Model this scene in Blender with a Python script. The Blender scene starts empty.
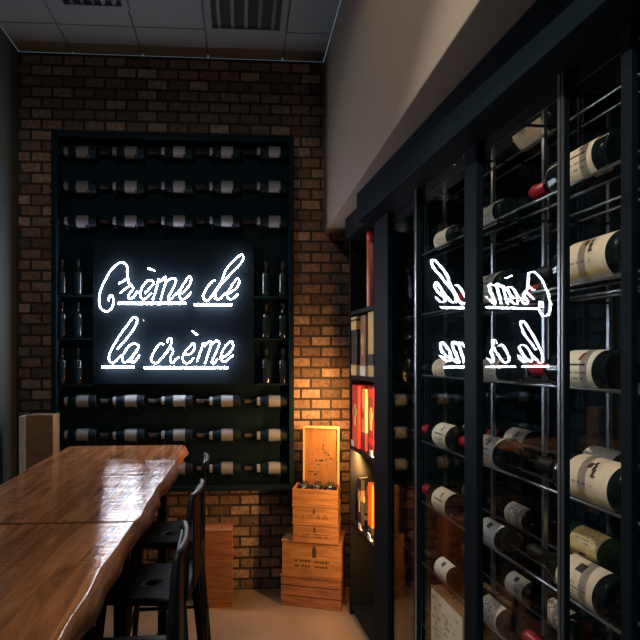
import bpy, bmesh, math, random
from mathutils import Vector, Matrix
random.seed(7)
PI = math.pi
C = bpy.context.scene.collection
EYE = 1.5
BACK = 3.44

# ------------------------------------------------------------------ helpers
def tag(o, label=None, cat=None, group=None, kind=None):
    if label: o['label'] = label
    if cat: o['category'] = cat
    if group: o['group'] = group
    if kind: o['kind'] = kind
    return o

def empty(name, loc=(0, 0, 0), rz=0.0):
    o = bpy.data.objects.new(name, None)
    o.empty_display_size = .05
    C.objects.link(o)
    o.location = loc
    o.rotation_euler = (0, 0, rz)
    return o

def copy_tree(o, parent=None):
    c = o.copy()
    C.objects.link(c)
    if parent is not None:
        c.parent = parent
    for ch in list(o.children):
        copy_tree(ch, c)
    return c

class MB:
    """collects shapes; build() links them as one mesh object"""
    def __init__(self):
        self.bm = bmesh.new()
        self.mi = 0
    def _faces(self, fs):
        for f in fs:
            f.material_index = self.mi
    def box(self, lo, hi, M=None, bevel=0.0):
        x0, y0, z0 = lo; x1, y1, z1 = hi
        co = [(x0, y0, z0), (x1, y0, z0), (x1, y1, z0), (x0, y1, z0),
              (x0, y0, z1), (x1, y0, z1), (x1, y1, z1), (x0, y1, z1)]
        vs = [self.bm.verts.new(M @ Vector(c) if M else c) for c in co]
        fs = [self.bm.faces.new([vs[i] for i in q]) for q in
              ((0, 3, 2, 1), (4, 5, 6, 7), (0, 1, 5, 4), (1, 2, 6, 5), (2, 3, 7, 6), (3, 0, 4, 7))]
        self._faces(fs)
        if bevel > 0:
            es = list({e for f in fs for e in f.edges})
            r = bmesh.ops.bevel(self.bm, geom=es, offset=bevel, segments=2, affect='EDGES', profile=.5)
            self._faces(r['faces'])
        return self
    def tube(self, pts, r, n=8, closed=False, cap=True):
        pts = [Vector(p) for p in pts]
        m = len(pts)
        rr = r if isinstance(r, (list, tuple)) else [r] * m
        rings = []
        up = None
        for i, p in enumerate(pts):
            a = pts[(i - 1) % m] if (closed or i > 0) else p
            b = pts[(i + 1) % m] if (closed or i < m - 1) else p
            t = (b - a)
            if t.length < 1e-9:
                t = Vector((0, 0, 1))
            t.normalize()
            if up is None:
                up = Vector((0, 0, 1)) if abs(t.z) < .9 else Vector((1, 0, 0))
            s = t.cross(up)
            if s.length < 1e-6:
                s = t.cross(Vector((0, 1, 0)))
            s.normalize()
            u = s.cross(t).normalized()
            up = u
            rings.append([self.bm.verts.new(p + (s * math.cos(2 * PI * k / n) + u * math.sin(2 * PI * k / n)) * rr[i]) for k in range(n)])
        fs = []
        for i in range(m if closed else m - 1):
            A, B = rings[i], rings[(i + 1) % m]
            for k in range(n):
                fs.append(self.bm.faces.new((A[k], A[(k + 1) % n], B[(k + 1) % n], B[k])))
        for f in fs: f.smooth = True
        if cap and not closed:
            fs.append(self.bm.faces.new(rings[0][::-1])); fs.append(self.bm.faces.new(rings[-1]))
        self._faces(fs)
        return self
    def lathe(self, prof, n=28, axis='Y'):
        """prof: (r, h) list along axis"""
        rings = []
        for r, h in prof:
            ring = []
            for k in range(n):
                a = 2 * PI * k / n
                if axis == 'Y': co = (r * math.cos(a), h, r * math.sin(a))
                else: co = (r * math.cos(a), r * math.sin(a), h)
                ring.append(self.bm.verts.new(co))
            rings.append(ring)
        fs = []
        for A, B in zip(rings, rings[1:]):
            for k in range(n):
                f = self.bm.faces.new((A[k], B[k], B[(k + 1) % n], A[(k + 1) % n])); f.smooth = True; fs.append(f)
        fs.append(self.bm.faces.new(rings[0])); fs.append(self.bm.faces.new(rings[-1][::-1]))
        self._faces(fs)
        return self
    def build(self, name, mats, parent=None, recalc=True):
        if recalc:
            bmesh.ops.recalc_face_normals(self.bm, faces=self.bm.faces)
        me = bpy.data.meshes.new(name)
        self.bm.to_mesh(me); self.bm.free()
        for m in (mats if isinstance(mats, (list, tuple)) else [mats]):
            me.materials.append(m)
        o = bpy.data.objects.new(name, me)
        C.objects.link(o)
        if parent is not None: o.parent = parent
        return o

# ------------------------------------------------------------------ materials
def new_mat(name):
    m = bpy.data.materials.new(name); m.use_nodes = True
    nt = m.node_tree
    return m, nt, nt.nodes['Principled BSDF']

def lin(r, g, b):
    f = lambda c: (c / 255 / 12.92) if c / 255 <= .04045 else ((c / 255 + .055) / 1.055) ** 2.4
    return (f(r), f(g), f(b), 1)

def mat(name, col, rough=.5, metal=0.0, spec=.5, noise=0.0, scale=30, bump=0.0):
    m, nt, b = new_mat(name)
    b.inputs['Base Color'].default_value = col
    b.inputs['Roughness'].default_value = rough
    b.inputs['Metallic'].default_value = metal
    b.inputs['Specular IOR Level'].default_value = spec
    if noise or bump:
        tc = nt.nodes.new('ShaderNodeTexCoord'); n = nt.nodes.new('ShaderNodeTexNoise')
        n.inputs['Scale'].default_value = scale; n.inputs['Detail'].default_value = 5
        nt.links.new(tc.outputs['Object'], n.inputs['Vector'])
        if noise:
            r = nt.nodes.new('ShaderNodeValToRGB')
            r.color_ramp.elements[0].position = .25; r.color_ramp.elements[1].position = .75
            r.color_ramp.elements[0].color = tuple(c * (1 - noise) for c in col[:3]) + (1,)
            r.color_ramp.elements[1].color = tuple(min(1, c * (1 + noise)) for c in col[:3]) + (1,)
            nt.links.new(n.outputs['Fac'], r.inputs['Fac']); nt.links.new(r.outputs['Color'], b.inputs['Base Color'])
        if bump:
            bp = nt.nodes.new('ShaderNodeBump'); bp.inputs['Strength'].default_value = bump; bp.inputs['Distance'].default_value = .01
            nt.links.new(n.outputs['Fac'], bp.inputs['Height']); nt.links.new(bp.outputs['Normal'], b.inputs['Normal'])
    return m

def emis(name, col, strength):
    m = bpy.data.materials.new(name); m.use_nodes = True
    nt = m.node_tree; nt.nodes.clear()
    e = nt.nodes.new('ShaderNodeEmission'); e.inputs[0].default_value = col; e.inputs[1].default_value = strength
    o = nt.nodes.new('ShaderNodeOutputMaterial'); nt.links.new(e.outputs[0], o.inputs[0])
    return m

def brick_mat():
    m, nt, b = new_mat('brick')
    tc = nt.nodes.new('ShaderNodeTexCoord')
    mp = nt.nodes.new('ShaderNodeMapping'); mp.inputs['Rotation'].default_value = (PI / 2, 0, 0)
    br = nt.nodes.new('ShaderNodeTexBrick')
    br.inputs['Scale'].default_value = 1
    br.inputs['Brick Width'].default_value = .132; br.inputs['Row Height'].default_value = .0685
    br.inputs['Mortar Size'].default_value = .0085; br.inputs['Mortar Smooth'].default_value = .2
    br.inputs['Bias'].default_value = 0
    br.inputs['Color1'].default_value = (.0, .0, .0, 1); br.inputs['Color2'].default_value = (1, 1, 1, 1)
    br.inputs['Mortar'].default_value = (.5, .5, .5, 1)
    nt.links.new(tc.outputs['Object'], mp.inputs['Vector']); nt.links.new(mp.outputs['Vector'], br.inputs['Vector'])
    ramp = nt.nodes.new('ShaderNodeValToRGB')
    e = ramp.color_ramp.elements
    e[0].color = (.072, .052, .042, 1); e[1].color = (.29, .215, .17, 1)
    x = e.new(.45); x.color = (.145, .098, .074, 1)
    x = e.new(.75); x.color = (.19, .132, .10, 1)
    nt.links.new(br.outputs['Color'], ramp.inputs['Fac'])
    n = nt.nodes.new('ShaderNodeTexNoise'); n.inputs['Scale'].default_value = 45; n.inputs['Detail'].default_value = 6
    nt.links.new(mp.outputs['Vector'], n.inputs['Vector'])
    r2 = nt.nodes.new('ShaderNodeValToRGB'); r2.color_ramp.elements[0].position = .3; r2.color_ramp.elements[1].position = .7
    r2.color_ramp.elements[0].color = (.5, .5, .5, 1); r2.color_ramp.elements[1].color = (1.25, 1.2, 1.15, 1)
    nt.links.new(n.outputs['Fac'], r2.inputs['Fac'])
    mul = nt.nodes.new('ShaderNodeMix'); mul.data_type = 'RGBA'; mul.blend_type = 'MULTIPLY'; mul.inputs[0].default_value = 1
    nt.links.new(ramp.outputs['Color'], mul.inputs[6]); nt.links.new(r2.outputs['Color'], mul.inputs[7])
    mm = nt.nodes.new('ShaderNodeMix'); mm.data_type = 'RGBA'
    nt.links.new(br.outputs['Fac'], mm.inputs[0]); nt.links.new(mul.outputs[2], mm.inputs[6])
    mm.inputs[7].default_value = (.018, .0155, .015, 1)
    nt.links.new(mm.outputs[2], b.inputs['Base Color'])
    inv = nt.nodes.new('ShaderNodeMath'); inv.operation = 'SUBTRACT'; inv.inputs[0].default_value = 1
    nt.links.new(br.outputs['Fac'], inv.inputs[1])
    ad = nt.nodes.new('ShaderNodeMath'); ad.operation = 'MULTIPLY_ADD'; ad.inputs[1].default_value = .35
    nt.links.new(n.outputs['Fac'], ad.inputs[0]); nt.links.new(inv.outputs[0], ad.inputs[2])
    bp = nt.nodes.new('ShaderNodeBump'); bp.inputs['Strength'].default_value = .8; bp.inputs['Distance'].default_value = .008
    nt.links.new(ad.outputs[0], bp.inputs['Height']); nt.links.new(bp.outputs['Normal'], b.inputs['Normal'])
    b.inputs['Roughness'].default_value = .85
    return m

def wood_mat(name, c0, c1, c2, stretch, scale=6, rough=.35, coat=0.0, bump=.05, dist=2.5):
    """grain streaks: noise squeezed along the boards"""
    m, nt, b = new_mat(name)
    tc = nt.nodes.new('ShaderNodeTexCoord')
    mp = nt.nodes.new('ShaderNodeMapping'); mp.inputs['Scale'].default_value = stretch
    n = nt.nodes.new('ShaderNodeTexNoise'); n.inputs['Scale'].default_value = scale
    n.inputs['Detail'].default_value = 8; n.inputs['Distortion'].default_value = dist; n.inputs['Roughness'].default_value = .6
    nt.links.new(tc.outputs['Object'], mp.inputs['Vector']); nt.links.new(mp.outputs['Vector'], n.inputs['Vector'])
    r = nt.nodes.new('ShaderNodeValToRGB'); e = r.color_ramp.elements
    e[0].position = .30; e[0].color = c0; e[1].position = .70; e[1].color = c2
    x = e.new(.5); x.color = c1
    nt.links.new(n.outputs['Fac'], r.inputs['Fac']); nt.links.new(r.outputs['Color'], b.inputs['Base Color'])
    b.inputs['Roughness'].default_value = rough
    b.inputs['Coat Weight'].default_value = coat; b.inputs['Coat Roughness'].default_value = .22
    bp = nt.nodes.new('ShaderNodeBump'); bp.inputs['Strength'].default_value = bump; bp.inputs['Distance'].default_value = .004
    nt.links.new(n.outputs['Fac'], bp.inputs['Height']); nt.links.new(bp.outputs['Normal'], b.inputs['Normal'])
    return m

def glass_mat():
    m = bpy.data.materials.new('clear_glass'); m.use_nodes = True
    nt = m.node_tree; nt.nodes.clear()
    out = nt.nodes.new('ShaderNodeOutputMaterial')
    geo = nt.nodes.new('ShaderNodeNewGeometry')
    dot = nt.nodes.new('ShaderNodeVectorMath'); dot.operation = 'DOT_PRODUCT'
    nt.links.new(geo.outputs['Normal'], dot.inputs[0]); nt.links.new(geo.outputs['Incoming'], dot.inputs[1])
    ab = nt.nodes.new('ShaderNodeMath'); ab.operation = 'ABSOLUTE'; nt.links.new(dot.outputs['Value'], ab.inputs[0])
    om = nt.nodes.new('ShaderNodeMath'); om.operation = 'SUBTRACT'; om.inputs[0].default_value = 1; nt.links.new(ab.outputs[0], om.inputs[1])
    pw = nt.nodes.new('ShaderNodeMath'); pw.operation = 'POWER'; pw.inputs[1].default_value = 5; nt.links.new(om.outputs[0], pw.inputs[0])
    fr = nt.nodes.new('ShaderNodeMath'); fr.operation = 'MULTIPLY_ADD'; fr.inputs[1].default_value = .95; fr.inputs[2].default_value = .045
    nt.links.new(pw.outputs[0], fr.inputs[0])
    t = nt.nodes.new('ShaderNodeBsdfTransparent'); t.inputs[0].default_value = (.93, .96, .96, 1)
    g = nt.nodes.new('ShaderNodeBsdfGlossy'); g.inputs['Roughness'].default_value = .0
    mx = nt.nodes.new('ShaderNodeMixShader')
    nt.links.new(fr.outputs[0], mx.inputs[0]); nt.links.new(t.outputs[0], mx.inputs[1]); nt.links.new(g.outputs[0], mx.inputs[2])
    nt.links.new(mx.outputs[0], out.inputs[0])
    return m

M = {}
M['brick'] = brick_mat()
M['dark_wall'] = mat('charcoal_paint', (.034, .048, .052, 1), .7, noise=.06, scale=8)
M['beige_wall'] = mat('beige_paint', (.20, .172, .145, 1), .75, noise=.04, scale=60, bump=.05)
M['concrete'] = mat('concrete_floor', (.20, .15, .10, 1), .45, noise=.22, scale=5, bump=.02)
M['ceiling'] = mat('ceiling_tile', (.115, .13, .14, 1), .9, noise=.12, scale=90, bump=.15)
M['ceiling_grid'] = mat('ceiling_grid', (.05, .06, .065, 1), .6)
M['vent_dark'] = mat('vent_shade_sheet', (.004, .005, .006, 1), .8)
M['vent_metal'] = mat('vent_metal', (.10, .12, .13, 1), .5)
M['rack'] = mat('rack_black', (.0035, .0115, .019, 1), .7, noise=.08, scale=12, spec=.05)
M['sign_panel'] = mat('sign_panel_black', (.0022, .0050, .0078, 1), .7, spec=.04)
M['steel'] = mat('black_steel', (.0035, .0090, .0140, 1), .65, spec=.06)
M['stool'] = mat('stool_black', (.004, .0085, .0125, 1), .48, spec=.15)
M['shelf_black'] = mat('shelf_black', (.005, .007, .009, 1), .6, spec=.1)
M['bright_steel'] = mat('brushed_steel', (.30, .33, .38, 1), .3, metal=.85)
M['rail'] = mat('rail_steel', (.42, .44, .46, 1), .28, metal=.95)
M['bottle_black'] = mat('bottle_glass_black', (.006, .011, .013, 1), .07, spec=.6)
M['bottle_matte'] = mat('bottle_glass_shadow_tone', (.0032, .010, .017, 1), .5, spec=.08)  # the rack's teal shadow tone put into the glass colour, so outlines blend in
M['bottle_green'] = mat('bottle_glass_green', (.025, .06, .03, 1), .08, spec=.6)
M['bottle_brown'] = mat('bottle_glass_brown', (.13, .045, .012, 1), .08, spec=.6)
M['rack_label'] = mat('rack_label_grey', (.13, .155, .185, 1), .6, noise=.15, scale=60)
M['rack_label_dim'] = mat('rack_label_grey_darker', (.075, .09, .105, 1), .6, noise=.15, scale=60)  # darker copy of the grey rack label
M['cream'] = mat('label_cream', (.86, .69, .53, 1), .6, noise=.10, scale=45)
M['white_label'] = mat('label_white', (.90, .82, .68, 1), .6, noise=.06, scale=45)
M['gold_label'] = mat('label_gold', (.85, .62, .25, 1), .45, noise=.2, scale=45)
M['red_label'] = mat('label_red', (.52, .035, .025, 1), .5)
M['ink'] = mat('ink_dark', (.05, .035, .03, 1), .6)
M['ink_grey'] = mat('ink_grey', (.38, .31, .23, 1), .6)
M['ink_red'] = mat('ink_red', (.28, .04, .03, 1), .6)
M['cap_red'] = mat('capsule_red', (.42, .012, .03, 1), .35)
M['cap_black'] = mat('capsule_black', (.012, .012, .015, 1), .55, spec=.25)
M['cap_gold'] = mat('capsule_gold', (.5, .33, .1, 1), .35, metal=.6)
M['cap_white'] = mat('capsule_white', (.75, .7, .62, 1), .45)
M['slab'] = wood_mat('slab_wood', (.115, .046, .018, 1), (.26, .107, .043, 1), (.39, .175, .074, 1), (7, .55, 7), 3.2, .10, 0, 0, 1.6)
M['slab'].node_tree.nodes['Principled BSDF'].inputs['Specular IOR Level'].default_value = 1.0
def planed(m):
    # fine cross-grain planing ripples of the oiled top
    nt = m.node_tree; b = nt.nodes['Principled BSDF']
    tc = nt.nodes.new('ShaderNodeTexCoord'); mp = nt.nodes.new('ShaderNodeMapping'); mp.inputs['Scale'].default_value = (2.0, 150, 0)
    n = nt.nodes.new('ShaderNodeTexNoise'); n.inputs['Scale'].default_value = 1; n.inputs['Detail'].default_value = 1
    nt.links.new(tc.outputs['Object'], mp.inputs['Vector']); nt.links.new(mp.outputs['Vector'], n.inputs['Vector'])
    bp = nt.nodes.new('ShaderNodeBump'); bp.inputs['Strength'].default_value = 1; bp.inputs['Distance'].default_value = .0019
    nt.links.new(n.outputs['Fac'], bp.inputs['Height']); nt.links.new(bp.outputs['Normal'], b.inputs['Normal'])
planed(M['slab'])
M['slab_edge'] = wood_mat('slab_edge_bark', (.10, .045, .02, 1), (.24, .11, .05, 1), (.38, .19, .09, 1), (5, 1.2, 12), 5, .5, 0, .35, 2)
M['pine'] = wood_mat('box_pine', (.15, .066, .022, 1), (.245, .118, .043, 1), (.33, .17, .07, 1), (1.4, 9, 12), 5, .5, 0, .06, .8)
M['pine_deep'] = wood_mat('box_pine_deep', (.13, .056, .02, 1), (.21, .098, .037, 1), (.29, .145, .06, 1), (1.4, 9, 12), 5, .5, 0, .06, .8)
M['pine_pale'] = wood_mat('box_pine_pale', (.19, .092, .033, 1), (.25, .125, .047, 1), (.31, .165, .065, 1), (9, 9, 1.2), 3, .5, 0, .04, .8)
M['pine_red'] = wood_mat('crate_wood', (.11, .042, .018, 1), (.20, .085, .037, 1), (.29, .13, .058, 1), (1.2, 9, 14), 6, .5, 0, .08, .8)
M['rim_pine'] = mat('rim_pine', (.62, .38, .18, 1), .5, noise=.1, scale=20)
M['stamp'] = mat('stamp_ink_and_gap_shade', (.03, .014, .008, 1), .7)  # print ink, also the painted shadow gap under box tops
M['straw'] = mat('packing_straw', (.28, .17, .07, 1), .9, noise=.5, scale=80, bump=.6)
M['copper_tube'] = mat('gift_tube_copper', (.40, .09, .045, 1), .4, noise=.15, scale=15)
M['carton_gold'] = mat('carton_gold', (.62, .42, .15, 1), .4, noise=.15, scale=25)
M['carton_brown'] = mat('carton_brown', (.24, .105, .05, 1), .45, noise=.2, scale=25)
M['carton_red'] = mat('carton_red', (.55, .02, .028, 1), .4)
M['carton_maroon'] = mat('carton_maroon', (.20, .012, .03, 1), .45)
M['carton_dark'] = mat('carton_black', (.02, .02, .022, 1), .4)
M['amber'] = mat('amber_orange', (.75, .13, .02, 1), .3)
M['price_card'] = mat('price_card', (.75, .74, .7, 1), .5)
M['glass'] = glass_mat()
M['neon'] = emis('neon_white', (.90, .90, 1.0, 1), 65)
M['neon_dim'] = mat('neon_tube_off', (.55, .55, .62, 1), .3)
M['led_warm'] = emis('led_warm', (1.0, .52, .17, 1), 1.3)
M['added_strip_glow'] = emis('added_strip_glow', (1.0, .80, .55, 1), 9)
M['lamp_disc'] = emis('lamp_disc', (1.0, .84, .66, 1), 14)

# ------------------------------------------------------------------ camera
PSI = math.radians(3.5)
F = 530.0
cam_d = bpy.data.cameras.new('camera'); cam = bpy.data.objects.new('camera', cam_d); C.objects.link(cam)
cam.location = (0, 0, EYE); cam.rotation_euler = (PI / 2, 0, -PSI)
cam_d.sensor_width = 36; cam_d.sensor_fit = 'HORIZONTAL'; cam_d.lens = F / 640 * 36
CX = 240 + F * math.tan(PSI)
cam_d.shift_x = (320 - CX) / 640
cam_d.shift_y = (358 - 320) / 640
cam_d.clip_start = .02
bpy.context.scene.camera = cam

def at(px, py, Y):
    """point of the photograph on the upright plane at room depth Y"""
    t = (px - CX) / F
    X = Y * (t * math.cos(PSI) + math.sin(PSI)) / (math.cos(PSI) - t * math.sin(PSI))
    zc = X * math.sin(PSI) + Y * math.cos(PSI)
    return Vector((X, Y, EYE + (358 - py) / F * zc))

# ------------------------------------------------------------------ room shell
CEIL = 3.435
LEFT = -1.395
SOF = .545            # face of the beige upper wall
SOFZ = 2.315         # its underside
FRONT = -1.3
def struct(mb, name, m):
    o = mb.build(name, m); o['kind'] = 'structure'; return o
struct(MB().box((LEFT - .1, FRONT, -.1), (1.6, BACK + .1, 0)), 'floor', M['concrete'])
struct(MB().box((LEFT - .1, BACK, 0), (1.6, BACK + .12, CEIL)), 'wall_back', M['brick'])
struct(MB().box((LEFT - .1, FRONT, 0), (LEFT, BACK, CEIL)), 'wall_left', M['dark_wall'])
struct(MB().box((SOF, FRONT, SOFZ), (1.45, BACK, CEIL), bevel=.004), 'wall_right', M['beige_wall'])
struct(MB().box((1.45, FRONT, 0), (1.6, BACK, CEIL)), 'wall_right_lower', M['dark_wall'])
struct(MB().box((LEFT, FRONT, 0), (LEFT + .012, BACK, .09)), 'baseboard_left', M['dark_wall'])

# dropped ceiling: tiles with recessed grid lines
TX = [LEFT, -1.06, -.62, -.205, .275, SOF]
TY = [FRONT, -.9, -.3, .3, .9, 1.5, 2.1, 2.62, 3.14, BACK]
vents = [(-.20, .27, 2.66, 3.13), (-.99, -.60, 2.58, 2.97)]
mb = MB()
for i in range(len(TX) - 1):
    for j in range(len(TY) - 1):
        a, b, c, d = TX[i], TX[i + 1], TY[j], TY[j + 1]
        mb.box((a + .003, c + .003, CEIL), (b - .003, d - .003, CEIL + .02))
mb.mi = 1
mb.box((LEFT, FRONT, CEIL + .021), (SOF, BACK, CEIL + .06))
struct(mb, 'ceiling', [M['ceiling'], M['ceiling_grid']])

def ceiling_vent(v, label):
    a, b, c, d = v
    r = empty('ceiling_vent', ((a + b) / 2, (c + d) / 2, CEIL))
    tag(r, label, 'vent', 'square ceiling vents')
    w, h = (b - a) / 2 - .005, (d - c) / 2 - .005
    f = MB()
    f.box((-w, -h, -.022), (w, -h + .035, -.0005)); f.box((-w, h - .035, -.022), (w, h, -.0005))
    f.box((-w, -h + .035, -.022), (-w + .035, h - .035, -.0005)); f.box((w - .035, -h + .035, -.022), (w, h - .035, -.0005))
    f.build('vent_frame', M['vent_metal'], r)
    MB().box((-w + .036, -h + .036, -.003), (w - .036, h - .036, -.001)).build('vent_shade_sheet', M['vent_dark'], r)  # near-black sheet paints the shade of the opening; the ceiling is uncut
    for k in range(5):
        x = -w + .075 + k * (2 * w - .15) / 4
        R = Matrix.Translation((x, 0, -.0125)) @ Matrix.Rotation(math.radians(35 if k < 2.5 else -35), 4, 'Y')
        MB().box((-.012, -h + .037, -.0015), (.012, h - .037, .0015), R).build('louvre', M['vent_metal'], r)
ceiling_vent(vents[0], 'dark louvred square vent in the ceiling above the right part of the rack')
ceiling_vent(vents[1], 'dark louvred square vent in the ceiling nearer the left wall, cut by the picture edge')

# ------------------------------------------------------------------ bottle kit
def label_patch(mb, r, y0, y1, half, style, zc=0.0, nu=30, nv=26):
    """curved paper label round the -X side; faces inked to print emblem and lines"""
    grid = []
    for i in range(nu + 1):
        row = []
        for j in range(nv + 1):
            a = PI - zc + (j / nv * 2 - 1) * half
            row.append(mb.bm.verts.new((r * math.cos(a), y0 + (y1 - y0) * i / nu, r * math.sin(a))))
        grid.append(row)
    rnd = random.Random(style * 17 + 3)
    for i in range(nu):
        for j in range(nv):
            f = mb.bm.faces.new((grid[i][j], grid[i][j + 1], grid[i + 1][j + 1], grid[i + 1][j])); f.smooth = True
            u = (i + .5) / nu; v = 1 - (j + .5) / nv       # v: 1 = upper edge of the paper
            k = 0
            if style == 0:      # small dark crest, lines below
                if abs(u - .42) < .06 and abs(v - .72) < .09: k = 2
                elif .2 < u < .8 and (abs(v - .52) < .025): k = 1
                elif .15 < u < .85 and abs(v - .36) < .02 and rnd.random() < .7: k = 3
                elif .25 < u < .75 and abs(v - .25) < .02 and rnd.random() < .7: k = 3
            elif style == 1:    # diagonal marks and gold foot
                if (abs(u - .52) < .05 and abs(v - .70) < .06) or (abs(u - .38 - (v - .62) * .3) < .035 and .5 < v < .8): k = 1
                elif .1 < u < .9 and abs(v - .14) < .04: k = 4
                elif .2 < u < .8 and abs(v - .35) < .02 and rnd.random() < .6: k = 3
            elif style == 2:    # block mark, text rows
                if abs(u - .5) < .11 and abs(v - .76) < .10: k = 1
                elif .15 < u < .85 and abs((v * 12) % 1 - .5) < .2 and v < .55 and rnd.random() < .55: k = 3
            elif style == 3:    # dark band
                if abs(v - .5) < .04: k = 1
                elif .2 < u < .8 and abs(v - .3) < .03 and rnd.random() < .5: k = 3
            elif style == 4:    # speckled rows
                if .15 < u < .85 and .15 < v < .85 and rnd.random() < .18: k = 1
            f.material_index = k
    return mb

def make_bottle(kind, glass, paper, cap, style, length, rad, name='wine_bottle', second=None, lab=None, half=1.25, neck_paper=None):
    root = empty(name)
    L, R = length, rad
    rn = R * .34
    if kind == 'bordeaux':
        prof = [(R * .55, .006), (R * .9, 0), (R, .006), (R, L * .60), (R * .96, L * .635), (R * .80, L * .67), (R * .52, L * .70), (rn, L * .735),
                (rn * .93, L * .93), (rn * 1.12, L * .935), (rn * 1.12, L * .965), (rn * .95, L * .97), (rn * .9, L)]
    else:               # burgundy
        prof = [(R * .55, .006), (R * .9, 0), (R, .006), (R, L * .46), (R * .93, L * .53), (R * .74, L * .61), (R * .52, L * .69), (rn * 1.12, L * .76), (rn, L * .82),
                (rn * .95, L * .93), (rn * 1.15, L * .935), (rn * 1.15, L * .965), (rn * .95, L * .97), (rn * .9, L)]
    b = MB().lathe(prof, 32)
    bo = b.build('bottle_glass', M[glass], root)
    y0, y1 = lab if lab else (L * .11, L * .46)
    lb = label_patch(MB(), R + .0008, y0, y1, half, style, zc=.25)
    lb.build('label', [M[paper], M['ink'], M['ink_red'], M['ink_grey'], M['gold_label']], root)
    c = MB().lathe([(rn * 1.06, L * .80), (rn * 1.06, L * .931), (rn * 1.22, L * .936), (rn * 1.22, L * .968), (rn * 1.05, L * .972), (rn * 1.0, L * 1.003)], 20)
    c.build('capsule', M[cap], root)
    if neck_paper:
        q = MB()
        label_patch(q, R * .80 if kind != 'bordeaux' else rn + .002, L * neck_paper[0], L * neck_paper[1], 1.0, 9, zc=.1, nu=4, nv=8)
        q.build('neck_label', M[neck_paper[2]], root)
    return root

# ------------------------------------------------------------------ wall rack
RF = BACK - .125            # front plane of the rack
def rx(px): return at(px, 358, RF).x
rack = empty('wine_rack', ((rx(50) + rx(294)) / 2, BACK, 0))
tag(rack, 'big black wall-mounted wine rack filling the brick wall', 'wine rack')
X0, X1 = rx(51), rx(294)
Z1 = at(170, 133, RF).z; Z0 = at(170, 492, RF).z
ox = rack.location.x
def rl(x, y, z): return (x - ox, y - BACK, z)
MB().box(rl(X0, BACK - .03, Z0), rl(X1, BACK - .002, Z1)).build('back_panel', M['rack'], rack)
for lo, hi, nm in (((X0, RF, Z0), (X0 + .03, BACK - .03, Z1), 'side_panel'), ((X1 - .03, RF, Z0), (X1, BACK - .03, Z1), 'side_panel'),
                   ((X0 + .03, RF, Z1 - .03), (X1 - .03, BACK - .03, Z1), 'top_panel'), ((X0 + .03, RF, Z0), (X1 - .03, BACK - .03, Z0 + .03), 'bottom_panel')):
    MB().box(rl(*lo), rl(*hi), bevel=.002).build(nm, M['rack'], rack)
colpx = [83.5, 131.5, 179.5, 227, 274]
rowpx = [153, 187.5, 222, 401, 435, 468]
BY = RF + .052              # depth of the bottle axes
wb = make_bottle('burgundy', 'bottle_matte', 'rack_label', 'cap_black', 9, .285, .039, lab=(.047, .120), half=1.45, neck_paper=(.61, .68, 'rack_label'))
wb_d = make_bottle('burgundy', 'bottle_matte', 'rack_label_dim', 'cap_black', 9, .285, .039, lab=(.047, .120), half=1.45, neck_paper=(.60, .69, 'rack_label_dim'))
rown = ['top row', 'second row', 'row just above sign', 'row just below sign', 'last row but one', 'lowest row']
coln = ['leftmost', 'second from left', 'middle', 'second from right', 'rightmost']
used = set()
def place(proto, mtx, label, cat, group):
    if proto.name in used:
        o = copy_tree(proto)
    else:
        o = proto; used.add(proto.name)
    o.matrix_world = mtx
    tag(o, label, cat, group)
    return o
# bottles lie with the base to the right and neck to the left; their label side (-X local) turns to the room
for i, py in enumerate(rowpx):
    for j, px in enumerate(colpx):
        if i == 5 and j < 2: continue          # hidden behind the table
        p = at(px, py, BY)
        # cradle pegs
        for dx in (-.035, .09):
            q = MB()
            q.tube([rl(p.x - dx, BACK - .03, p.z - .0445), rl(p.x - dx, BY - .052, p.z - .0445)], .005, 8)
            q.tube([rl(p.x - dx, BY - .0495, p.z - .0445), rl(p.x - dx, BY - .0495, p.z - .030)], .004, 8)
            q.build('peg', M['steel'], rack)
        # local +Y -> world -X ; local -X -> world -Y
        R = Matrix.Rotation(PI / 2, 4, 'Z')
        m = Matrix.Translation((p.x + .085, BY, p.z)) @ R @ Matrix.Rotation(math.radians(random.uniform(-10, 14)), 4, 'Y')
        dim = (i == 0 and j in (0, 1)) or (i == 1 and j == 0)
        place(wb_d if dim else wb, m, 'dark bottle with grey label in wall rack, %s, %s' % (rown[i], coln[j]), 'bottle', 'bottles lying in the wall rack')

# dark panel behind the sign and the side bays of standing bottles
SP0, SP1 = rx(92), rx(254)
ZA, ZB = at(170, 239, RF).z, at(170, 384, RF).z
MB().box(rl(SP0, RF + .02, ZB), rl(SP1, RF + .035, ZA)).build('sign_panel', M['sign_panel'], rack)
shelf_y = [295, 338, 384]
sb = make_bottle('bordeaux', 'bottle_black', 'rack_label_dim', 'cap_black', 9, .225, .030, lab=(.03, .10), half=.5)
for ch in sb.children:
    if ch.name.startswith('label'): ch.data.materials[0] = M['rack']

for side, (a, b, xs) in enumerate(((X0 + .03, SP0, (62, 78)), (SP1, X1 - .03, (266, 283)))):
    for k, sy in enumerate(shelf_y):
        z = at(170, sy, RF).z
        MB().box(rl(a + .002, RF + .02, z - .012), rl(b - .002, BACK - .03, z)).build('shelf', M['rack'], rack)
        for n, px in enumerate(xs):
            p = at(px, sy, BY)
            m = Matrix.Translation((p.x, BY, z + .0005)) @ Matrix.Rotation(PI / 2, 4, 'X') @ Matrix.Rotation(0, 4, 'Y')
            m = Matrix.Translation((p.x, BY, z + .0005)) @ Matrix.Rotation(PI / 2 , 4, 'Z') @ Matrix.Rotation(PI / 2, 4, 'X')
            place(sb, m, 'black bottle standing %s of neon sign, %s cell, %s of its pair' % (('left', 'right')[side], ('top', 'middle', 'bottom')[k], ('left', 'right')[n]), 'bottle', 'bottles standing beside the sign')

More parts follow.
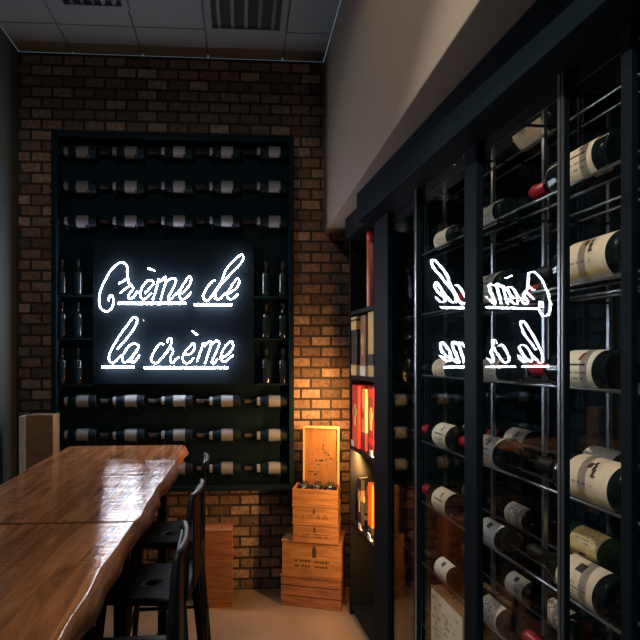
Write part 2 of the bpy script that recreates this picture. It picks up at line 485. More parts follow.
# ------------------------------------------------------------------ neon sign
SY = RF - .012
sign = empty('neon_sign', at(170, 367, SY))
tag(sign, 'white neon sign of two lines of script reading Crème de la crème', 'neon sign')
def smooth(pts, n=4):
    out = []
    P = [pts[0]] + list(pts) + [pts[-1]]
    for i in range(1, len(P) - 2):
        a, b, c, d = P[i - 1], P[i], P[i + 1], P[i + 2]
        for k in range(n):
            t = k / n
            out.append(tuple(.5 * (2 * b[q] + (c[q] - a[q]) * t + (2 * a[q] - 5 * b[q] + 4 * c[q] - d[q]) * t * t + (3 * b[q] - a[q] - 3 * c[q] + d[q]) * t ** 3) for q in (0, 1)))
    out.append(tuple(pts[-1]))
    return out
V1 = (9.15, 90, 245); V2 = (10.667, 130, 255); V3 = (9.14, 185, 245); V4 = (9.15, 95, 308); V5 = (10.667, 140, 318); V6 = (10.667, 185, 318); V0 = (1, 0, 0)
letters = [
 ('letter_C', V1, [[(345, 300), (343, 240), (338, 195), (318, 168), (288, 160), (255, 170), (215, 205), (178, 250), (148, 305), (118, 362), (98, 415), (86, 470), (86, 530), (100, 578), (132, 605), (168, 604), (196, 580), (212, 545), (214, 500), (205, 468), (188, 458), (175, 480), (172, 515)]]),
 ('letter_r', V1, [[(262, 350), (300, 335), (345, 305), (352, 340), (378, 368), (397, 398), (375, 428), (352, 462), (358, 492), (385, 488), (412, 455), (436, 420)], [(280, 440), (312, 410), (350, 382), (380, 372)]]),
 ('letter_e', V2, [[(155, 408), (190, 378), (232, 330), (250, 298), (234, 274), (200, 270), (165, 297), (132, 342), (114, 392), (113, 440), (138, 472), (178, 455), (226, 408)], [(192, 138), (265, 170)]]),
 ('letter_m', V2, [[(243, 476), (268, 400), (290, 325), (308, 252), (318, 285), (350, 258), (376, 235), (382, 280), (365, 350), (345, 410), (328, 476)], [(382, 292), (425, 258), (482, 250), (486, 295), (462, 350), (436, 400), (415, 440), (412, 478), (440, 466), (470, 435), (502, 405), (530, 380)]]),
 ('letter_e', V0, [[(182, 293.3), (186, 289.5), (190, 284), (191.2, 279), (189.2, 276.3), (186, 280.5), (182, 286.5), (179.6, 292), (179.6, 297), (182, 299.5), (186, 298), (191, 292.5)]]),
 ('letter_d', V3, [[(280, 328), (250, 332), (215, 370), (185, 420), (165, 465), (180, 500), (206, 508), (245, 465), (285, 405), (330, 340), (368, 240), (410, 180), (460, 130), (502, 92), (530, 96), (530, 130), (492, 190), (442, 238), (390, 297), (340, 350), (300, 400), (276, 445), (278, 488), (312, 494), (345, 465), (372, 438)]]),
 ('letter_e', V3, [[(392, 448), (430, 425), (468, 395), (492, 360), (494, 322), (474, 308), (440, 355), (405, 408), (382, 455), (402, 492), (440, 490), (482, 448)]]),
 ('letter_l', V4, [[(205, 375), (260, 312), (320, 242), (368, 165), (386, 112), (368, 84), (340, 96), (298, 152), (240, 232), (190, 310), (150, 382), (128, 440), (136, 490), (165, 504), (200, 475), (238, 436)]]),
 ('letter_a', V4, [[(402, 345), (360, 325), (312, 348), (275, 398), (248, 448), (262, 494), (296, 488), (330, 452), (372, 400), (404, 352), (378, 398), (345, 448), (326, 484), (348, 500), (382, 468), (406, 428)]]),
 ('letter_c', V5, [[(252, 285), (224, 272), (190, 297), (160, 345), (134, 392), (120, 440), (140, 478), (186, 478), (230, 430), (284, 366), (320, 308)]]),
 ('letter_r', V5, [[(290, 262), (304, 224), (330, 222), (334, 262), (326, 308), (350, 340), (350, 372), (332, 402), (325, 450), (346, 480), (385, 440), (420, 412)]]),
 ('letter_e', V5, [[(478, 395), (545, 378), (584, 315), (568, 268), (530, 308), (486, 352), (456, 410), (462, 460), (492, 482), (532, 472), (572, 425)], [(558, 138), (614, 184)]]),
 ('letter_m', V6, [[(128, 466), (150, 400), (175, 330), (194, 266), (202, 300), (240, 265), (270, 246), (280, 275), (264, 335), (240, 405), (213, 486)], [(272, 305), (305, 265), (340, 240), (365, 272), (346, 330), (322, 385), (300, 432), (286, 478), (318, 480), (346, 432)]]),
 ('letter_e', V6, [[(392, 428), (440, 402), (488, 355), (514, 302), (492, 248), (442, 290), (402, 350), (384, 402), (388, 452), (430, 464), (470, 432), (516, 396)]]),
]
for nm, (s, dx, dy), strokes in letters:
    q = MB()
    for st in strokes:
        pts = smooth([(x / s + dx, y / s + dy) for x, y in st], 4)
        q.tube([at(x, y, SY) - sign.location for x, y in pts], .0034, 8)
    q.build(nm, M['neon'], sign)
for a, b, y in ((118, 186, 303.4), (194.2, 232, 304.8), (102, 134, 367.2), (144, 228, 367.6)):
    q = MB().tube([at(a, y, SY) - sign.location, at(b, y, SY) - sign.location], .0068, 10)
    q.build('underline_tube', M['neon'], sign)
for x, y in ((143.0, 320), (121, 303), (228, 305), (104, 367), (226, 367.5), (146, 367.5), (131, 367.3), (197, 305), (183, 303.4)):   # stand-offs to the panel
    p = at(x, y, SY) - sign.location
    MB().tube([p + Vector((0, .004, 0)), p + Vector((0, .0315, 0))], .004, 8).build('tube_support', M['neon_dim'], sign)

# ------------------------------------------------------------------ tables
TZ = 1.0
def edge_r(y): return -.318 + .005 * math.sin(y * 3.1 + .6) + .004 * math.sin(y * 8.3) + .003 * math.sin(y * 23)
def edge_l(y): return -.965 + .012 * math.sin(y * 2.7 + 2) + .006 * math.sin(y * 9.1)
def table(y0, y1, label):
    yc = (y0 + y1) / 2; xc = -.64
    r = empty('bar_table', (xc, yc, 0))
    tag(r, label, 'table', 'live edge bar tables')
    n, th = 44, .062
    q = MB(); rows = []
    for i in range(n + 1):
        y = y0 + (y1 - y0) * i / n
        a, b = edge_l(y), edge_r(y)
        w1 = .016 + .006 * math.sin(y * 11) + .004 * math.sin(y * 29)
        sec = [(a, TZ - .004), (a + .006, TZ), (b - .006, TZ), (b, TZ - .004), (b + w1 * .6, TZ - th * .45), (b + w1, TZ - th * .8), (b + w1 - .01, TZ - th), (a - w1 + .01, TZ - th), (a - w1, TZ - th * .7)]
        rows.append([q.bm.verts.new((x - xc, y - yc, z)) for x, z in sec])
    m = len(rows[0])
    for A, B in zip(rows, rows[1:]):
        for k in range(m):
            f = q.bm.faces.new((A[k], A[(k + 1) % m], B[(k + 1) % m], B[k]))
            f.material_index = 0 if k in (0, 1, 2) else 1
            f.smooth = k != 1
    for f in (q.bm.faces.new(rows[0]), q.bm.faces.new(rows[-1][::-1])): f.material_index = 1
    q.build('tabletop', [M['slab'], M['slab_edge']], r)
    for y in (y0 + .22, y1 - .22):
        MB().box((-.28, y - yc - .03, TZ - th - .012), (.25, y - yc + .03, TZ - th - .0005)).build('crossbar', M['steel'], r)
        for x in (-.26, .23):
            MB().box((x - .022, y - yc - .03, .012), (x + .022, y - yc + .03, TZ - th - .012), bevel=.002).build('leg', M['steel'], r)
            MB().box((x - .04, y - yc - .05, 0), (x + .04, y - yc + .05, .012)).build('foot_plate', M['steel'], r)
table(1.650, 3.07, 'live-edge brown wood bar table, the far one towards the brick wall')
table(.32, 1.635, 'live-edge brown wood bar table, the near one at the picture corner')

# ------------------------------------------------------------------ stools
def make_stool():
    r = empty('bar_stool')
    zs = .685
    # seat: dished square pan with a hand hole
    q = MB(); h = .155; n = 16
    vs = {}
    for i in range(n + 1):
        for j in range(n + 1):
            u, v = i / n * 2 - 1, j / n * 2 - 1
            rr = (abs(u) ** 6 + abs(v) ** 6) ** (1 / 6)
            s = 1 if rr == 0 else max(abs(u), abs(v)) / rr
            vs[i, j] = q.bm.verts.new((u * s * h, v * s * h, zs - .012 * (1 - max(abs(u), abs(v)) ** 2)))
    for i in range(n):
        for j in range(n):
            if 7 <= i <= 8 and 7 <= j <= 8: continue
            f = q.bm.faces.new((vs[i, j], vs[i + 1, j], vs[i + 1, j + 1], vs[i, j + 1])); f.smooth = True
    so = q.build('seat', M['stool'], r)
    so.data.flip_normals() if so.data.polygons[0].normal.z < 0 else None
    md = so.modifiers.new('thick', 'SOLIDIFY'); md.thickness = .022; md.offset = -1
    for sx in (-1, 1):
        for sy in (-1, 1):
            MB().tube([(sx * .135, sy * .135, zs - .01), (sx * .155, sy * .155, zs - .25), (sx * .19, sy * .19, .012)], [.017, .015, .013], 10).build('leg', M['stool'], r)
            MB().tube([(sx * .19, sy * .19, 0), (sx * .19, sy * .19, .014)], .016, 10).build('foot_cap', M['stool'], r)
    q = MB(); k = .178
    for a, b in (((-k, -k), (k, -k)), ((k, -k), (k, k)), ((k, k), (-k, k)), ((-k, k), (-k, -k))):
        q.tube([(a[0], a[1], .24), (b[0], b[1], .24)], .009, 8)
    q.build('footrest', M['stool'], r)
    # low back on +X: bent hoop and a sheet splat
    q = MB(); pts = []
    for t in range(0, 25):
        a = t / 24 * PI
        pts.append((.150 + .032 * math.sin(a), -.15 * math.cos(a) * (1.0), zs + .07 + .265 * min(1, math.sin(a) * 1.9) if 0 < t < 24 else zs - .005))
    q.tube(pts, .011, 8)
    q.build('back_hoop', M['stool'], r)
    q = MB()
    for z in (.09, .17, .25):
        pass
    q.box((.163, -.075, zs - .004), (.170, .075, zs + .335), bevel=.002)
    q.build('back_splat', M['stool'], r)
    return r
st = make_stool()
for k, (x, y, rz, lb) in enumerate(((-.335, 2.52, 3, 'black metal bar stool under the table, the one farthest away near the brick wall'),
                               (-.325, 1.97, -4, 'black metal bar stool under the table, middle one of the row'),
                               (-.325, 1.42, 2, 'black metal bar stool under the table, the one nearest the camera'))):
    o = st if k == 0 else copy_tree(st)
    o.location = (x, y, 0); o.rotation_euler = (0, 0, math.radians(rz))
    tag(o, lb, 'stool', 'black bar stools along the table')

# ------------------------------------------------------------------ wooden boxes
def stamp(mb, w, z0, z1, y, seed, dens=.5):
    """printed marks as thin patches just on the front face"""
    rnd = random.Random(seed)
    h = z1 - z0
    s = min(w, h)
    cx = rnd.uniform(-.05, .05) * w
    n = 14
    mb.box((cx - s * .07, y - .0006, z0 + h * .55), (cx + s * .07, y, z0 + h * .85))
    mb.box((cx - s * .03, y - .0006, z0 + h * .85), (cx + s * .03, y, z0 + h * .92))
    for row in (.42, .26):
        x = -w * .28
        while x < w * .28:
            l = rnd.uniform(.01, .03) * w * 2
            if rnd.random() < dens + .3:
                mb.box((x, y - .0006, z0 + h * row - h * .035), (x + l * .7, y, z0 + h * row + h * .035))
            x += l
def wine_box(loc, rz, w, d, h, m, label, seed, print_=True, plank=1):
    r = empty('wine_box', loc, math.radians(rz))
    tag(r, label, 'box', 'stacked wooden wine boxes')
    t = .012
    q = MB()
    q.box((-w / 2, -d / 2, 0), (w / 2, d / 2, t)) if False else None
    nh = plank
    for k in range(nh):
        a, b = h * k / nh + (.003 if k else 0), h * (k + 1) / nh - (.003 if k < nh - 1 else t + .004)
        q.box((-w / 2, -d / 2, a), (w / 2, -d / 2 + t, b), bevel=.0012)
        q.box((-w / 2, d / 2 - t, a), (w / 2, d / 2, b), bevel=.0012)
        q.box((-w / 2, -d / 2 + t, a), (-w / 2 + t, d / 2 - t, b), bevel=.0012)
        q.box((w / 2 - t, -d / 2 + t, a), (w / 2, d / 2 - t, b), bevel=.0012)
    q.box((-w / 2 + t, -d / 2 + t, 0), (w / 2 - t, d / 2 - t, .006))
    q.build('box_body', m, r)
    MB().box((-w / 2 + .004, -d / 2 + .004, h - t - .005), (w / 2 - .004, d / 2 - .004, h - t)).build('box_shadow_gap', M['stamp'], r)  # dark sheet colours in the shadow gap under the box top
    MB().box((-w / 2 - .004, -d / 2 - .004, h - t), (w / 2 + .004, d / 2 + .004, h), bevel=.0015).build('box_top', m, r)
    if print_:
        q = MB(); stamp(q, w, .01, h - t, -d / 2, seed)
        q.build('printed_mark', M['stamp'], r)
    return r
BXc, BYc = .458, 3.275
rz = -17
wine_box((BXc, BYc, 0), rz, .365, .245, .188, M['pine_red'], 'reddish slatted wooden crate at the bottom of the stack on the floor', 1, False, 3)
wine_box((BXc + .003, BYc, .1885), rz + 1, .36, .24, .212, M['pine'], 'large wooden wine box with dark print, second from the bottom of the stack', 2)
wine_box((BXc + .012, BYc - .07, .401), rz + 2, .272, .17, .116, M['pine_deep'], 'smaller wooden wine box in the middle of the stack, on the large printed box', 3)
wine_box((BXc + .010, BYc - .07, .5175), rz + 1, .27, .17, .108, M['pine'], 'smaller wooden wine box just under the open one', 4)
# open box with its lid up and bottles inside
r = empty('open_wine_box', (BXc + .008, BYc - .07, .626), math.radians(rz + 2))
tag(r, 'open wooden wine box on top of the stack with lid raised', 'box')
w, d, h, t = .272, .17, .092, .011
q = MB()
q.box((-w / 2, -d / 2, 0), (w / 2, -d / 2 + t, h), bevel=.001); q.box((-w / 2, d / 2 - t, 0), (w / 2, d / 2, h), bevel=.001)
q.box((-w / 2, -d / 2 + t, 0), (-w / 2 + t, d / 2 - t, h), bevel=.001); q.box((w / 2 - t, -d / 2 + t, 0), (w / 2, d / 2 - t, h), bevel=.001)
q.box((-w / 2 + t, -d / 2 + t, 0), (w / 2 - t, d / 2 - t, .008))
q.build('box_body', M['pine'], r)
LW, LH = .225, .358
lid = MB()
lx0 = w / 2 - LW - .004
ly = d / 2 - .006
lid.box((lx0, ly, h + .0005), (lx0 + LW, ly + .010, h + LH))
lo = lid.build('lid', M['pine_pale'], r)
q = MB()
q.box((lx0, ly - .013, h + LH - .012), (lx0 + LW, ly - .0002, h + LH)); q.box((lx0 + LW - .012, ly - .013, h + .0005), (lx0 + LW, ly - .0002, h + LH - .012))
q.box((lx0, ly - .013, h + .0005), (lx0 + .008, ly - .0002, h + LH - .012))
q.build('lid_rim', M['rim_pine'], lo)
q = MB(); rnd = random.Random(5); yy = ly - .0007
cxm = lx0 + LW * .5
def blot(u, v, du, dv): q.box((lx0 + LW * (u - du), yy, h + LH * (v - dv)), (lx0 + LW * (u + du), ly, h + LH * (v + dv)))
for u, v, du, dv in ((.55, .66, .012, .03), (.55, .60, .02, .012), (.62, .54, .05, .008), (.70, .50, .03, .012), (.50, .40, .06, .016), (.36, .40, .02, .02), (.64, .42, .02, .01),
                     (.76, .44, .03, .014), (.84, .43, .015, .01), (.24, .34, .03, .006), (.42, .33, .04, .006), (.22, .20, .08, .008), (.40, .20, .05, .007), (.34, .155, .05, .012), (.20, .15, .03, .006)): blot(u, v, du, dv)
for k in range(34):
    a = k / 34 * 2 * PI
    blot(.52 + .27 * math.cos(a), .46 + .15 * math.sin(a), .008 * rnd.uniform(.5, 1.6), .005 * rnd.uniform(.5, 1.6)) if rnd.random() < .6 else None
q.build('printed_mark', M['stamp'], lo)
MB().box((-w / 2 + t + .001, -d / 2 + t + .001, .0082), (w / 2 - t - .001, d / 2 - t - .001, .040)).build('packing_straw', M['straw'], r)
cb = make_bottle('bordeaux', 'bottle_black', 'cream', 'cap_black', 0, .142, .034, half=1.0)
cb.name = 'wine_bottle'
nm3 = ('left', 'middle', 'right')
for k in range(3):
    p = Vector(((k - 1) * .080, d / 2 - .014, .077))
    m = Matrix.Translation(r.location) @ Matrix.Rotation(math.radians(rz + 2), 4, 'Z') @ Matrix.Translation(p) @ Matrix.Rotation(PI, 4, 'Z') @ Matrix.Rotation(-PI / 2, 4, 'Y')
    o = cb if k == 0 else copy_tree(cb)
    o.matrix_world = m
    tag(o, 'dark bottle lying in the open wooden box, %s of the three' % nm3[k], 'bottle', 'bottles in the open box')
# white cork dots on the bottles' ends
for o in [x for x in C.objects if x.get('group') == 'bottles in the open box']:
    MB().lathe([(.0001, .1427), (.007, .1427), (.007, .1433), (.0001, .1433)], 12).build('cork_end', M['cap_white'], o)

# upright boxes by the wall
r = empty('upright_wine_box', (-.128, 3.27, 0)); tag(r, 'brown wooden wine box standing on end on the floor below the rack', 'box')
q = MB(); q.box((-.083, -.07, 0), (.083, .07, .453), bevel=.003); q.build('box_body', M['pine_red'], r)
MB().box((-.085, -.072, .4532), (.085, .072, .465), bevel=.002).build('end_board', M['pine_red'], r)
r = empty('tall_wooden_case', (-1.165, 3.17, 0)); tag(r, 'tall narrow wooden case with pale left edge standing beyond the table by the left wall', 'case')
q = MB(); q.box((-.062, -.05, 0), (.092, .06, 1.172), bevel=.003); q.build('case_body', mat('case_brown', (.17, .11, .062, 1), .6, noise=.25, scale=14), r)
MB().box((-.098, -.055, 0), (-.0625, .06, 1.165), bevel=.002).build('pale_edge_board', mat('pale_board', (.50, .46, .40, 1), .6, noise=.08, scale=20), r)

# ------------------------------------------------------------------ glass wine cabinet (turned 3 degrees)
ALPHA = math.radians(3.8)
PIV = Vector((.735, 1.7, 0))
MC = Matrix.Translation(PIV) @ Matrix.Rotation(ALPHA, 4, 'Z') @ Matrix.Translation((0, -1.7, 0))   # local: x into the cabinet, y along the glass
def cabinet_root(name, y):
    o = empty(name); o.matrix_world = MC @ Matrix.Translation((0, y, 0)); return o
S0, S1 = .05, 2.60
cab = cabinet_root('wine_cabinet', S0)
tag(cab, 'long black steel wine cabinet with glass front along the right side', 'wine cabinet')
def cl(a, b, root_y=S0): return (a[0], a[1] - root_y, a[2]), (b[0], b[1] - root_y, b[2])
def part(nm, lo, hi, m, bev=0.0, root=None, ry=S0):
    a, b = cl(lo, hi, ry)
    return MB().box(a, b, bevel=bev).build(nm, m, root or cab)
ZT = 2.17
part('plinth', (.0, S0, 0), (.50, S1, .10), M['steel'])
part('header', (-.10, S0, ZT), (.06, S1, 2.312), M['steel'], .003)
part('roof_panel', (.061, S0, 2.292), (.50, S1, 2.312), M['steel'])
part('back_panel', (.48, S0, .1005), (.50, S1, 2.2915), M['rack'])
part('end_panel', (.03, 2.58, .1005), (.4795, S1, 2.2915), M['rack'])
part('end_panel', (.03, S0, .1005), (.4795, S0 + .02, 2.2915), M['rack'])
def stile(a, b, m='steel', v0=-.012, v1=.0115): part('stile', (v0, a, .1005), (v1, b, ZT - .0005), M[m], .002)
stile(2.40, 2.60)
stile(2.065, 2.095); 
part('edge_strip', (-.016, 2.062, .1005), (-.0125, 2.072, ZT - .001), M['bright_steel'])
stile(1.598, 1.676, v1=.0115)
stile(1.194, 1.212, v1=.0035)
part('edge_strip', (-.017, 1.204, .1005), (-.0125, 1.212, ZT - .001), M['bright_steel'])
part('edge_strip', (-.017, 1.194, .1005), (-.0125, 1.197, ZT - .001), M['bright_steel'])
stile(.998, 1.026, v1=.0035)
stile(S0, .09)
panes = [(2.096, 2.399), (1.677, 2.064), (1.213, 1.597), (1.027, 1.193), (.091, .997)]
for a, b in panes:
    part('bottom_rail', (-.006, a, .1005), (.0115, b, .16), M['steel'])
    part('glass_pane', (.004, a, .1605), (.010, b, ZT - .0005), M['glass'])
part('added_light_strip', (.062, S0 + .05, 2.284), (.074, S1 - .05, 2.2915), M['added_strip_glow'])  # added glowing strip that lights the topmost bottles
LV = [.74, .44, .185, -.075, -.355, -.615, -.875, -1.135]
LV = [EYE + x for x in LV]
for k, z in enumerate(LV):
    for v in (.078, .150, .280, .352):
        q = MB(); q.tube([(v, .021, z), (v, S1 - S0 - .021, z)], .0045, 8); q.build('bottle_rail', M['rail'], cab)
for s in (2.30, 1.90, 1.60, 1.06, .6):
    for v in (.215, .44):
        part('upright_rod', (v, s, .1005), (v + .012, s + .012, 2.29), M['bright_steel'])
    for z in LV:
        part('rail_bracket', (.06, s, z - .012), (.44, s + .006, z - .0048), M['steel'])

# bottles on the rails
G = {}
def proto(key, *a, **k):
    G[key] = make_bottle(*a, **k); return G[key]
proto('mag_cream0', 'bordeaux', 'bottle_black', 'cream', 'cap_red', 0, .335, .051)
proto('mag_cream1', 'bordeaux', 'bottle_black', 'cream', 'cap_black', 1, .355, .058, lab=(.03, .175))
proto('mag_white', 'bordeaux', 'bottle_black', 'white_label', 'cap_red', 0, .335, .051)
proto('mag_gold', 'burgundy', 'bottle_green', 'gold_label', 'cap_red', 2, .34, .053)
proto('mag_block', 'burgundy', 'bottle_black', 'cream', 'cap_black', 2, .345, .055, lab=(.03, .16))
proto('std_cream', 'bordeaux', 'bottle_black', 'cream', 'cap_black', 4, .31, .042)
proto('std_white', 'burgundy', 'bottle_black', 'white_label', 'cap_black', 2, .30, .042)
proto('std_red', 'bordeaux', 'bottle_black', 'red_label', 'cap_gold', 3, .30, .042)
proto('big_band', 'burgundy', 'bottle_black', 'cream', 'cap_black', 3, .42, .070, lab=(.04, .20), half=1.5)
RAD = {'mag_cream0': .051, 'mag_cream1': .058, 'mag_white': .051, 'mag_gold': .053, 'mag_block': .055, 'std_cream': .042, 'std_white': .042, 'std_red': .042, 'big_band': .07}
DESC = {'mag_cream0': 'dark magnum with cream label and red capsule', 'mag_cream1': 'large dark magnum with wide cream label', 'mag_white': 'dark magnum with off-white label and red capsule',
        'mag_gold': 'green glass bottle with gold label', 'mag_block': 'dark magnum with cream label and block mark', 'std_cream': 'dark bottle with speckled cream label',
        'std_white': 'dark bottle with small white label', 'std_red': 'dark bottle with red label and gold capsule', 'big_band': 'oversized bottle with dark-banded cream label'}
ORD = ['topmost', 'second', 'third', 'fourth', 'fifth', 'sixth', 'seventh', 'eighth']
COLN = {'n': 'nearest column', 'm': 'right of wide post', 'l': 'left of wide post'}
def lay(key, lvl, v, base, col, row, flip=False, roll=0.0):
    R_ = RAD[key] + .001
    z = LV[lvl] + math.sqrt((R_ + .0045) ** 2 - .036 ** 2)
    m = MC @ Matrix.Translation((v, base, z))
    if flip: m = m @ Matrix.Rotation(PI, 4, 'Z') @ Matrix.Rotation(PI - .5 , 4, 'Y')
    m = m @ Matrix.Rotation(roll, 4, 'Y')
    place(G[key], m, '%s, %s rail, %s, %s row' % (DESC[key], ORD[lvl], COLN[col], row), 'bottle', 'bottles lying in the glass cabinet')
FR, DP = .114, .316
# nearest column, front row (base s)
lay('mag_cream0', 1, FR, 1.165, 'n', 'front'); lay('mag_cream1', 2, FR, 1.12, 'n', 'front'); lay('mag_white', 3, FR, 1.165, 'n', 'front')
lay('mag_cream1', 4, FR, 1.115, 'n', 'front', roll=.1); lay('mag_block', 5, FR, 1.165, 'n', 'front', roll=.1); lay('mag_cream0', 6, FR, 1.2, 'n', 'front')
# nearest column, deep row (some with the neck to the viewer)
lay('big_band', 0, DP, 1.625, 'm', 'back')
lay('mag_white', 4, DP - .01, 1.53, 'n', 'back', flip=True); lay('mag_gold', 5, DP, 1.59, 'n', 'back', flip=True); lay('std_cream', 6, DP, 1.55, 'n', 'back')
# second column
lay('std_white', 1, FR, 1.62, 'm', 'front'); lay('mag_white', 2, FR, 1.60, 'm', 'front'); lay('std_cream', 3, FR, 1.60, 'm', 'front')
lay('mag_cream0', 4, FR, 1.60, 'm', 'front'); lay('std_cream', 6, FR, 1.60, 'm', 'front'); lay('std_white', 5, FR, 1.61, 'm', 'front')
lay('std_red', 2, DP, 1.70, 'm', 'back'); lay('std_cream', 3, DP, 1.745, 'm', 'back'); lay('mag_cream0', 4, DP, 1.76, 'm', 'back'); lay('std_cream', 5, DP, 1.78, 'm', 'back'); lay('std_white', 6, DP, 1.78, 'm', 'back')
# third column, left pane
lay('std_white', 1, FR, 1.955, 'l', 'front'); lay('std_cream', 3, FR, 1.965, 'l', 'front'); lay('mag_white', 4, FR, 1.935, 'l', 'front')
lay('mag_cream0', 5, FR, 1.94, 'l', 'front'); lay('std_white', 6, FR, 1.95, 'l', 'front')
lay('std_cream', 4, DP, 2.12, 'l', 'back'); lay('std_white', 5, DP, 2.12, 'l', 'back'); lay('std_cream', 6, DP, 2.12, 'l', 'back')
# wooden case with printed paper front inside the left pane
r = cabinet_root('wine_case', 1.80); tag(r, 'upright wooden wine case with cream printed front behind the left glass pane', 'box')
MB().box((.05, 0, .101), (.28, .27, .595), bevel=.003).build('case_body', M['pine'], r)
q = MB(); q.box((.0485, .008, .30), (.0499, .262, .588)); fo = q.build('front_print', M['white_label'], r)
q = MB(); rnd = random.Random(11)
for k in range(46):
    y = rnd.uniform(.03, .235); z = rnd.uniform(.33, .56); l = rnd.uniform(.006, .03)
    q.box((.0478, y, z), (.0484, min(.255, y + l), z + rnd.uniform(.003, .010)))
q.build('printed_mark', M['ink_grey'], fo)

# ------------------------------------------------------------------ open display shelf at the far end
E0, E1 = 2.603, 3.09
ds = cabinet_root('display_shelf', E0)
tag(ds, 'black open display shelf with warm lighting between the glass cabinet and brick wall', 'shelf')
def dpart(nm, lo, hi, m, bev=0.0): return part(nm, lo, hi, m, bev, ds, E0)
dpart('side_panel', (0, E0, 0), (.48, E0 + .02, 2.312), M['shelf_black'])
dpart('side_panel', (0, E1 - .02, 0), (.48, E1, 2.312), M['shelf_black'])
dpart('back_panel', (.46, E0 + .0205, 0), (.48, E1 - .0205, 2.312), M['shelf_black'])
dpart('top_panel', (-.03, E0 + .0205, 2.19), (.4595, E1 - .0205, 2.312), M['shelf_black'])
SZ = [.06, .55, .99, 1.40, 1.77]
for z in SZ: dpart('shelf_board', (.004, E0 + .0205, z - .022), (.4595, E1 - .0205, z), M['shelf_black'])
dpart('led_strip', (.006, E0 + .0205, .2), (.016, E0 + .026, 2.15), M['led_warm'])

def on_shelf(name, k, v, s, label, cat, build, rzd=0):
    r = empty(name); r.matrix_world = MC @ Matrix.Translation((v, s, SZ[k] + .0006)) @ Matrix.Rotation(math.radians(rzd), 4, 'Z')
    tag(r, label, cat); build(r); return r
def carton(w, d, h, body, band, emblem=None, cap=None):
    def f(r):
        MB().box((-w / 2, -d / 2, 0), (w / 2, d / 2, h), bevel=.002).build('carton_body', M[body], r)
        if band:
            for z0, z1 in band[1]:
                q = MB(); q.box((-w / 2 - .001, -d / 2 - .001, z0), (w / 2 + .001, d / 2 + .001, z1)); q.build('printed_band', M[band[0]], r)
        if emblem:
            q = MB(); z = h * .55
            q.box((-w * .14, -d / 2 - .002, z - .07), (w * .14, -d / 2 - .0001, z + .05)); q.box((-w * .3, -d / 2 - .002, z - .01), (w * .3, -d / 2 - .0001, z + .025))
            q.box((-w * .2, -d / 2 - .002, z - .11), (w * .2, -d / 2 - .0001, z - .085)); q.box((-w * .08, -d / 2 - .002, z + .051), (w * .08, -d / 2 - .0001, z + .08))
            for yy in (0,):
                q.box((-w / 2 - .002, -d * .14, z - .07), (-w / 2 - .0001, d * .14, z + .05)); q.box((-w / 2 - .002, -d * .3, z - .01), (-w / 2 - .0001, d * .3, z + .025))
            q.build('emblem', M[emblem], r)
    return f
# top: copper gift tube
def tubef(r):
    MB().lathe([(.029, 0), (.030, .002), (.030, .36), (.029, .362)], 28, 'Z').build('tube_body', M['copper_tube'], r)
    MB().lathe([(.031, .3625), (.031, .405), (.028, .412)], 28, 'Z').build('tube_lid', M['carton_red'], r)
on_shelf('gift_tube', 4, .055, 2.83, 'tall copper-red gift tube standing on the top display shelf', 'gift tube', tubef)
on_shelf('bottle_carton', 3, .055, 3.015, 'black carton with gold top and foot on the lit shelf, leftmost of three', 'carton', carton(.10, .10, .335, 'carton_dark', ('carton_gold', ((.0, .06), (.262, .31), (.322, .336)))))
on_shelf('bottle_carton', 3, .065, 2.89, 'brown carton with cream edges on the lit shelf, middle of three', 'carton', carton(.09, .09, .335, 'carton_brown', ('cap_white', ((.0, .055),)), 'carton_gold'))
on_shelf('bottle_carton', 3, .075, 2.775, 'gold carton with dark base on the lit shelf, rightmost of three', 'carton', carton(.095, .09, .345, 'carton_gold', ('carton_dark', ((.06, .12),))))
on_shelf('gift_carton', 2, .062, 3.0, 'bright red carton with gold emblem on the shelf below the gold cartons', 'carton', carton(.11, .12, .355, 'carton_red', None, 'carton_gold'))
on_shelf('gift_carton', 2, .060, 2.885, 'gold carton on the shelf of red boxes, between the red and maroon ones', 'carton', carton(.075, .07, .34, 'carton_gold', ('carton_maroon', ((.0, .10),)), 'carton_brown'))
on_shelf('gift_carton', 2, .078, 2.785, 'maroon carton on the shelf of red boxes, rightmost one', 'carton', carton(.09, .09, .355, 'carton_maroon', ('carton_red', ((.05, .08), (.30, .345))), 'carton_gold'))
on_shelf('bottle_carton', 1, .065, 2.99, 'black carton with brown band and gold emblem on the lowest filled display shelf, left one', 'carton', carton(.07, .07, .26, 'carton_dark', ('carton_brown', ((.14, .20),)), 'carton_gold'))
on_shelf('bottle_carton', 1, .075, 2.83, 'bright orange carton on the lowest filled display shelf, right one', 'carton', carton(.07, .07, .27, 'amber', ('carton_dark', ((.0, .04),))))
def card(r): 
    MB().box((-.001, -.022, 0), (.001, .022, .034), Matrix.Rotation(math.radians(-2), 4, 'Y')).build('card_face', M['price_card'], r)
    MB().box((.001, -.018, 0), (.014, .018, .0012)).build('card_foot', M['price_card'], r)
for k, s, lb in ((2, 3.045, 'white price card in front of the red carton'), (2, 2.70, 'white price card in front of the maroon carton'),
                 (1, 2.90, 'white price card on the lowest shelf beside the black carton'), (1, 2.73, 'white price card in front of the orange carton'),
                 (3, 3.05, 'white price card at the far end of the gold carton shelf')):
    o = on_shelf('price_card', k, .006, s, lb, 'card', card); o['group'] = 'price cards on the display shelf'

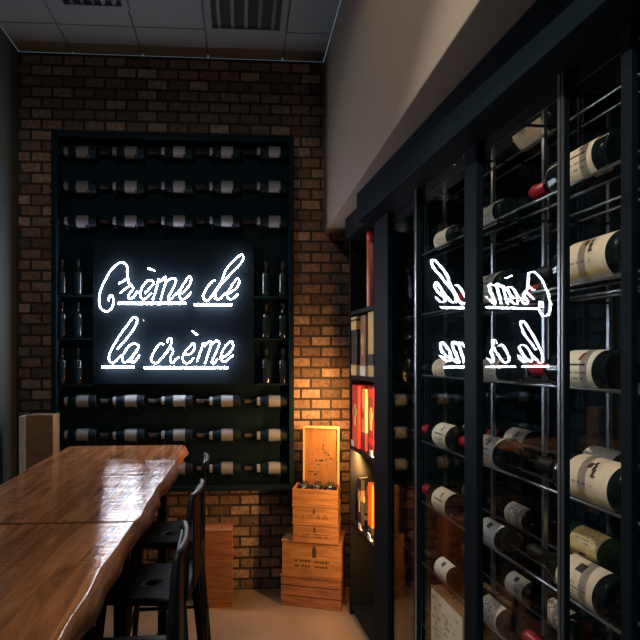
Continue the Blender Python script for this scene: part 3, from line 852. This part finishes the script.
# ------------------------------------------------------------------ room lamp over the table
r = empty('ceiling_downlight', (-.45, 1.15, CEIL)); tag(r, 'round recessed downlight in the ceiling over the near end of the tables', 'lamp')
MB().lathe([(.075, -.008), (.095, -.010), (.097, -.0002), (.075, -.0002)], 32, 'Z').build('trim_ring', M['vent_metal'], r)
MB().lathe([(.0001, -.004), (.074, -.004), (.074, -.001), (.0001, -.001)], 32, 'Z').build('lamp_disc', M['lamp_disc'], r)
ld = bpy.data.lights.new('downlight_beam', 'SPOT'); ld.energy = 52; ld.color = (1.0, .80, .60); ld.spot_size = math.radians(172); ld.spot_blend = .25; ld.shadow_soft_size = .07
lo = bpy.data.objects.new('downlight_beam', ld); C.objects.link(lo); lo.location = (0, 0, -.03); lo.parent = r

r = empty('added_spotlight', (-.85, .45, CEIL)); tag(r, 'small black spotlight on the ceiling aimed at the glass cabinet', 'lamp')  # added lamp out of view, brightens the bottle labels behind the glass
aim = (Vector((.85, 1.32, 1.05)) - Vector((-.85, .45, CEIL - .14))).normalized()
RQ = aim.to_track_quat('-Z', 'Y').to_matrix().to_4x4()
MB().tube([(0, 0, 0), (0, 0, -.10)], .012, 10).build('stem', M['steel'], r)
hd = MB().lathe([(.030, .07), (.036, .06), (.040, -.05), (.034, -.05), (.030, -.02)], 24, 'Z').build('spot_head', M['steel'], r)
hd.matrix_local = Matrix.Translation((0, 0, -.14)) @ RQ
ls = bpy.data.lights.new('added_spot_beam', 'SPOT'); ls.energy = 165; ls.color = (1.0, .84, .66); ls.spot_size = math.radians(58); ls.spot_blend = .5; ls.shadow_soft_size = .03
lo = bpy.data.objects.new('added_spot_beam', ls); C.objects.link(lo); lo.parent = r; lo.matrix_local = Matrix.Translation(Vector((0, 0, -.14)) + aim * .07) @ RQ

# warm strip of the display shelf: spill towards the boxes
la = bpy.data.lights.new('shelf_strip_light', 'AREA'); la.shape = 'RECTANGLE'; la.size = .012; la.size_y = 1.1; la.energy = 14; la.color = (1.0, .45, .13)
lo = bpy.data.objects.new('shelf_strip_light', la); C.objects.link(lo)
p = MC @ Vector((.011, E0 + .028, .85))
dirv = Vector((-.34, .94, 0)).normalized()
zax = -dirv; yax = Vector((0, 0, 1)); xax = yax.cross(zax)
lo.matrix_world = Matrix.Translation(p) @ Matrix((xax, yax, zax)).transposed().to_4x4()

# second strip on the outer end of the shelf, washing the boxes and the brick corner
dpart('led_strip', (.012, E1 + .0003, .74), (.024, E1 + .006, 1.42), M['led_warm'])
la = bpy.data.lights.new('corner_strip_light', 'AREA'); la.shape = 'RECTANGLE'; la.size = .012; la.size_y = .66; la.energy = 13; la.color = (1.0, .42, .12)
lo = bpy.data.objects.new('corner_strip_light', la); C.objects.link(lo)
p = MC @ Vector((.012, E1 + .012, 1.08))
zax = Vector((.62, -.68, .38)).normalized(); xax = Vector((0, 0, 1)).cross(zax).normalized(); yax = zax.cross(xax)
lo.matrix_world = Matrix.Translation(p) @ Matrix((xax, yax, zax)).transposed().to_4x4()

# ------------------------------------------------------------------ world and view
w = bpy.data.worlds.new('world'); bpy.context.scene.world = w; w.use_nodes = True
w.node_tree.nodes['Background'].inputs[0].default_value = (.50, .82, 1.0, 1)
w.node_tree.nodes['Background'].inputs[1].default_value = .20
sc = bpy.context.scene
sc.view_settings.view_transform = 'Standard'; sc.view_settings.look = 'None'
sc.view_settings.exposure = 0; sc.view_settings.gamma = 1; sc.view_settings.use_curve_mapping = False
sc.cycles.transparent_max_bounces = 24
sc.cycles.max_bounces = 8
